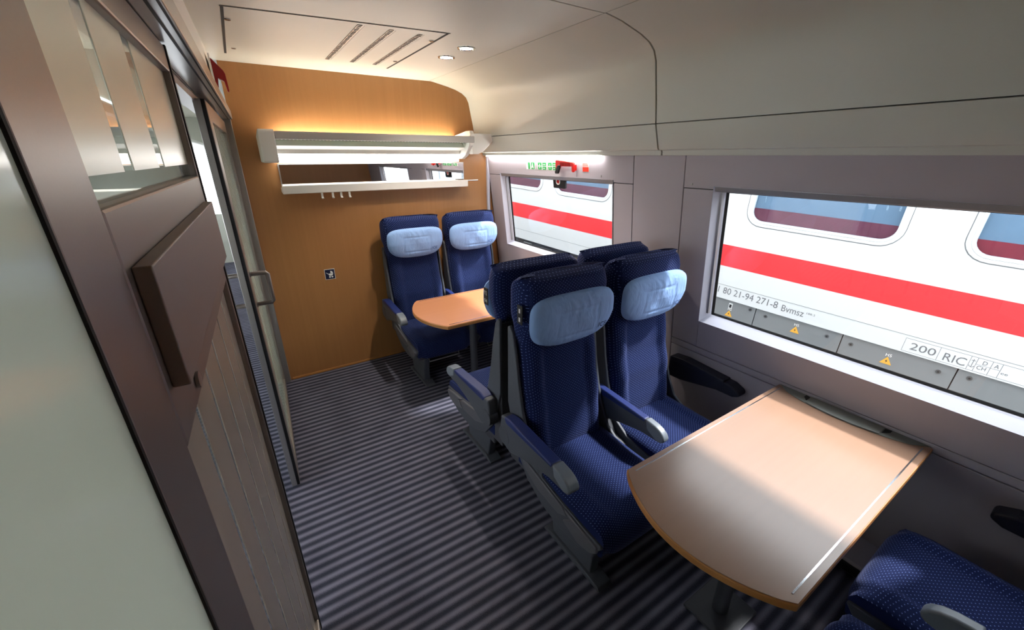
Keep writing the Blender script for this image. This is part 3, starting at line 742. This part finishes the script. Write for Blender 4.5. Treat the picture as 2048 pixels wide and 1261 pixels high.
for x, y in ((.104, 2.654), (.128, 3.29), (1.066, 2.50), (1.056, 3.12)):
    m = MB(); m.disc((x-.58, y-2.85, -.002), .013, 'z', .005, 18); s_ = m.build('screw', 'chrome', ch, smooth='auto')
    MB().box(x-.58-.008, x-.58+.008, y-2.85-.0015, y-2.85+.0015, -.0055, -.0044).build('screw_slot', 'dark_gap', s_)
def downlight(x, y, label):
    t = empty('ceiling_lamp', (x, y, ZC), label=label, cat='lamp', group='round ceiling spots')
    m = MB(); L = []
    for r, z in ((.056, -.001), (.054, -.006), (.045, -.007), (.040, -.002), (.036, .0)):
        L.append([(r*math.cos(a), r*math.sin(a), z) for a in [i*2*PI/32 for i in range(32)]])
    m.loops(L, cap=False); m.build('ring', 'chrome', t, smooth='auto')
    m = MB(); m.disc((0, 0, -.002), .040, 'z', .003, 32); m.build('bulb', 'bulb', t)
    lamp_light('spot_beam', 'SPOT', (0, 0, -.02), 40, (1, .9, .78), size=.03, parent=t, spot=math.radians(120))
downlight(1.305, 2.536, 'round ceiling lamp nearer the camera of the pair')
downlight(1.302, 2.82, 'round ceiling lamp nearer the wood wall')

# light strip under the bin above window 1
st = empty('strip_lamp', (2.074, 2.86, 1.884), label='slim white strip lamp under the bin above the far window', cat='lamp')
MB().box(-.008, .010, -.74, .82, -.003, .001).build('tube', 'strip_light', st)

# =================================================================== WALL ITEMS OVER WINDOW 1
def wall_item(name, y, z, label, cat, group=None):
    t = empty(name, (wx(z), y, z), label=label, cat=cat, group=group); t.rotation_euler = (0, -math.atan(.114), -PI/2)
    # local x runs towards -y (left to right in view), local y into the wall, z up
    t.matrix_world = Matrix.Translation(t.location) @ Matrix.Rotation(-math.atan(.114), 4, 'Y') @ Matrix.Rotation(-PI/2, 4, 'Z')
    return t
def sticker(y0, y1, label, kind):
    t = wall_item('safety_sticker', (y0+y1)/2, 1.808, label, 'sticker', 'stickers over the far window'); w_ = abs(y1-y0)/2; h_ = .03
    MB().box(-w_, w_, -.0012, .0, -h_, h_).build('backing', 'sign_white', t)
    m = MB()
    if kind == 0:
        m.box(-w_*.55, -w_*.1, -.002, -.0012, -h_*.9, h_*.9); m.box(w_*.15, w_*.95, -.002, -.0012, -h_*.9, h_*.9); m.build('pictogram', 'sign_green', t)
        m = MB(); m.disc((w_*.5, -.0024, h_*.5), .006, 'y', .0006, 12); m.prism([(w_*.4, h_*.3), (w_*.6, h_*.3), (w_*.72, -h_*.7), (w_*.6, -h_*.7), (w_*.5, -h_*.1), (w_*.35, -h_*.6), (w_*.25, -h_*.5)], -.0027, -.0021, 'y'); m.build('running_figure', 'sign_white', t)
    elif kind == 1:
        for a in (-1, 1):
            for b_ in (-.5, .5): m.box(a*w_*.5-w_*.42, a*w_*.5+w_*.42, -.002, -.0012, b_*h_-h_*.42, b_*h_+h_*.42)
        m.build('pictogram', 'sign_green', t)
        m = MB(); m.box(-w_*.75, -w_*.3, -.0026, -.0021, -h_*.1, h_*.1); m.box(-w_*.55, -w_*.45, -.0026, -.0021, -h_*.6, h_*.6); m.box(w_*.25, w_*.75, -.0026, -.0021, h_*.35, h_*.5); m.box(w_*.25, w_*.6, -.0026, -.0021, -h_*.6, -h_*.45); m.build('figures', 'sign_white', t)
    else:
        m.box(-w_*.95, w_*.95, -.002, -.0012, -h_*.95, h_*.1)
        for k in range(4): m.box(-w_*.9, w_*(.9-.1*k), -.002, -.0012, h_*(.22+.2*k), h_*(.32+.2*k))
        m.build('print', 'sign_red', t)
sticker(3.05, 2.925, 'leftmost green escape route sticker over the far window', 0)
sticker(2.885, 2.762, 'middle green pictogram sticker over the far window', 1)
sticker(2.745, 2.632, 'green pictogram sticker beside the red emergency handle', 1)
sticker(2.335, 2.268, 'red notice sticker right of the red emergency handle', 2)
eh = wall_item('emergency_release', 2.50, 1.815, 'red emergency window handle with black grip over the far window', 'handle')
hp = [(-.105, .038), (-.095, .046), (.095, .03), (.105, .02), (.105, -.035), (.095, -.04), (.082, -.035), (.082, .0), (-.045, .0), (-.06, -.02), (-.105, -.02)]
MB().prism(hp, -.035, -.02, 'y').build('handle_bar', 'red_plastic', eh, bevel=.003)
m = MB()
for k in range(8): m.box(-.045+k*.015, -.038+k*.015, -.038, -.0355, .004, .03)
m.build('ribs', 'dark_red', eh)
MB().box(-.1, -.09, -.02, 0, -.01, .03).build('standoff', 'red_plastic', eh); MB().box(.09, .1, -.02, 0, -.03, .01).build('standoff', 'red_plastic', eh)
MB().prism([(-.072, .0), (-.055, .012), (-.04, .01), (-.04, -.01), (-.062, -.052), (-.095, -.052), (-.10, -.04)], -.05, -.0355, 'y').build('grip', 'black_plastic', eh, bevel=.003)
lk = empty('window_break_point', (wx(1.69, .045), 2.66, 1.692), label='black box with red ring at the top edge of the far window', cat='emergency marker')
lk.matrix_world = Matrix.Translation(lk.location) @ Matrix.Rotation(-math.atan(.114), 4, 'Y') @ Matrix.Rotation(-PI/2, 4, 'Z')
MB().prism([(-.075, .04), (.078, .04), (.078, -.045), (.07, -.05), (-.065, -.05), (-.07, -.045)], -.012, .008, 'y').build('box', 'black_plastic', lk, bevel=.003)
m = MB(); L = []
for r, yv in ((.026, -.0125), (.026, -.0155), (.018, -.0155), (.018, -.0125)): L.append([(-.005+r*math.cos(a), yv, .004+r*math.sin(a)) for a in [i*2*PI/28 for i in range(28)]])
m.loops(L, cap=False); m.build('ring', 'sign_white', lk)
m = MB(); m.disc((-.005, -.0135, .004), .016, 'y', .003, 24); m.build('dot', 'red_plastic', lk)

# red handle on the door fascia by the wood wall
rh = empty('emergency_pull', (Px(3.3)+.012, 3.3, 2.35), label='dark red emergency handle high above the sliding door', cat='handle')
a1 = [(-.001, .075), (.01, .07), (.058, .012), (.064, -.005), (.066, -.10), (.056, -.10), (.05, -.045), (.036, -.038), (.022, -.03), (.016, -.075), (.008, -.10), (-.001, -.085)]
MB().prism(a1, -.02, .02, 'y').build('handle_bar', 'dark_red', rh, bevel=.003)
MB().box(-.004, .004, -.12, .16, -.12, .08).build('back_plate', 'rack_white', rh, bevel=.001)
MB().box(-.002, .03, .24, .29, -.16, -.12).build('catch', 'dull_metal', rh, bevel=.003)

# =================================================================== ADJACENT TRAIN
T = Vector((-.0972915, .9944309, .0405154)); TN = Vector((.9952481, .0973714, 0)); TU = Vector((.003945, -.0403228, .9991789))
tr = empty('railway_carriage', label='white railway carriage with red stripe on the next track', cat='railway carriage')
Mt = Matrix((-T, TN, TU)).transposed().to_4x4(); Mt.translation = Vector((3.7, 1.0, 0)); tr.matrix_world = Mt
# local: x = -s (right in view), y = depth away, z = height; side wall at y = 0
wins = [(-.905, .04, 'A'), (.412, 1.55, 'B'), (-3.27, -2.45, 'A'), (-4.55, -3.60, 'A'), (-5.6, -4.9, 'A'), (-2.1, -1.25, 'A')]
wins = [(-.905, .040), (.410, 1.36), (-3.285, -2.455), (-4.46, -3.59), (2.0, 2.9), (-6.0, -5.0)]
WZ0, WZ1 = 1.335, 2.0
X0, X1 = -9, 7
body = MB()
xs = X0
for a, b_ in sorted(wins):
    body.box(xs, a, 0, .05, 1.095, 2.6); body.box(a, b_, 0, .05, 1.095, WZ0); body.box(a, b_, 0, .05, WZ1, 2.6); xs = b_
body.box(xs, X1, 0, .05, 1.095, 2.6); body.box(X0, X1, 0, .05, .598, .902)
body.build('side_wall', 'train_white', tr)
MB().box(X0, X1, -.0005, .05, .902, 1.095).build('red_stripe', 'train_red', tr)
MB().prism([(0, 2.6), (.10, 2.88), (.5, 3.12), (1.4, 3.25), (2.3, 3.12), (2.7, 2.88), (2.8, 2.6), (2.8, .3), (2.75, .3), (2.75, 2.6), (.05, 2.6)], X0, X1, 'x').build('roof', 'train_grey', tr)
MB().box(X0, X1, .05, 2.75, .35, .5).build('floor_pan', 'underframe', tr)
MB().box(X0, X1, -.001, .0, .726, .729).build('groove', 'train_grey', tr)
sk = [(-1.9, -.672), (-.672, -.03), (-.03, .604), (.604, 1.3), (1.3, 2.4)]
for a, b_ in sk:
    s_ = MB().box(a+.003, b_-.003, .012, .03, -.1, .594).build('skirt_panel', 'train_grey', tr, bevel=.002)
MB().box(X0, X1, .04, .3, -.1, .597).build('underframe', 'underframe', tr)
for k in range(12):
    x = -6.2+k*.38
    if x < -1.95: MB().box(x, x+random.uniform(.15, .3), -.0, .05, random.uniform(.1, .3), .56).build('equipment_box', 'underframe' if k % 3 else 'train_grey', tr, bevel=.02)
for x, z in ((-.717, .565), (-.584, .547), (-.123, .539), (.036, .534), (.526, .532), (.669, .552)):
    m = MB(); m.disc((x, .010, z), .014, 'y', .006, 20); q = m.build('bolt', 'bolt_metal', tr, smooth='auto')
    m = MB(); m.disc((x, .0065, z), .006, 'y', .004, 12); m.build('bolt_hole', 'black_rubber', q)
def rrect(x0, x1, z0, z1, r, n=6):
    P = []
    for cx, cz, a0 in ((x1-r, z1-r, 0), (x0+r, z1-r, PI/2), (x0+r, z0+r, PI), (x1-r, z0+r, 3*PI/2)):
        for i in range(n+1):
            a = a0+PI/2*i/n; P.append((cx+r*math.cos(a), cz+r*math.sin(a)))
    return P
for i, (a, b_) in enumerate(wins):
    wf = MB()
    L = [[(x, y, z) for x, z in rrect(a-e, b_+e, WZ0-e, WZ1+e, max(.02, .09+e))] for e, y in ((.042, .0), (.038, -.006), (.022, -.006), (.018, -.002), (.014, -.006), (.0, -.006), (-.004, .02))]
    wf.loops(L, cap=False); wfo = wf.build('window_frame', 'train_white', tr, smooth='auto')
    # dark joint line round the frame
    L = [[(x, y, z) for x, z in rrect(a-e, b_+e, WZ0-e, WZ1+e, .09+e)] for e, y in ((.046, -.0006), (.042, -.0006))]
    m = MB(); m.loops(L, cap=False); m.build('frame_joint', 'train_text', wfo)
    # corner fill between square opening and rounded frame
    L = [[(x, .015, z) for x, z in rrect(a-.01, b_+.01, WZ0-.01, WZ1+.01, .01)], [(x, .012, z) for x, z in rrect(a, b_, WZ0, WZ1, .09)]]
    m = MB(); m.loops(L, cap=False); m.build('corner_fill', 'train_white', wfo)
    m = MB(); m.v = [(x, .010, z) for x, z in rrect(a, b_, WZ0, WZ1, .09)]; m.f = [tuple(range(len(m.v)))]; m.build('glass', 'tinted_glass', wfo)
    sp_ = 1.44 if i != 1 else 1.425
    MB().box(a-.01, b_+.01, .035, .045, sp_, WZ1+.02).build('sky_panel', 'train_sky_tint', wfo)  # added panel, its blue imitates sky showing in the glass
    MB().box(a-.01, b_+.01, .03, .04, WZ0-.03, sp_).build('seat_fabric', 'train_maroon' if i != 1 else 'train_crimson', wfo)
TR = (PI/2, 0, 0)
def tt(s, x, z, w_, h_, m='train_text'): return text('lettering', s, m, tr, (x, -.0006, z), TR, w=w_, h=h_)
tt('51 80 21-94 271-8', -1.078, .648, .563, .060); tt('Bvmsz', -.482, .640, .165, .056); tt('188.2', -.300, .672, .060, .016)
tt('200', .345, .632, .13, .052); tt('RIC', .515, .624, .105, .056)
tt('D', .688, .668, .020, .026); tt('CH', .672, .630, .040, .026); tt('A', .738, .668, .020, .026); tt('ee', .775, .640, .030, .012)
m = MB()
for z in (.610, .706): m.box(.308, 1.6, -.0007, -.0002, z-.001, z+.001)
for x in (.309, .488, .632, .662, .726, .768): m.box(x-.001, x+.001, -.0007, -.0002, .610, .706)
m.box(.662, .768, -.0007, -.0002, .660, .6615)
m.build('table_lines', 'train_text', tr)
m = MB(); m.box(.646, .649, -.0008, -.0002, .632, .69); m.box(.638, .657, -.0008, -.0002, .678, .681)
m.loops([[(.6475+r*math.cos(a), -.0008, .645+r*math.sin(a)) for a in [PI+PI*i/10 for i in range(11)]] for r in (.013, .010)], cap=False, closed=False); m.build('anchor_symbol', 'train_text', tr)
for x, z, s_ in ((-.889, .468, 'H2'), (-.343, .510, 'H5'), (.260, .495, 'H5')):
    q = MB().prism([(x-.034, z-.026), (x+.034, z-.026), (x, z+.032)], .0095, .0118, 'y').build('warning_triangle', 'warning_yellow', tr)
    MB().prism([(x+.003, z+.014), (x-.007, z-.004), (x, z-.004), (x-.003, z-.016), (x+.007, z+.001), (x, z+.001)], .0085, .0094, 'y').build('flash_symbol', 'black_rubber', q)
    text('lettering', s_, 'number_white', tr, (x-.016, .011, z+.034), TR, w=.034, h=.022)
q = MB().box(-.905, -.873, .008, .0118, .52, .572).build('valve_label', 'train_white', tr); MB().box(-.899, -.879, .0065, .0079, .528, .56).build('symbol', 'black_rubber', q)
tag(MB().box(-14, 20, -14, 24, -1.3, -1.2).build('ground', 'ballast'), 'grey ballast ground between the tracks', kind='structure')
# end caps and roof of our own coach, keep daylight out
tag(MB().box(-2.45, 2.42, -1.32, 9.32, ZC+.11, ZC+.25).build('roof', 'exterior_white'), kind='structure')
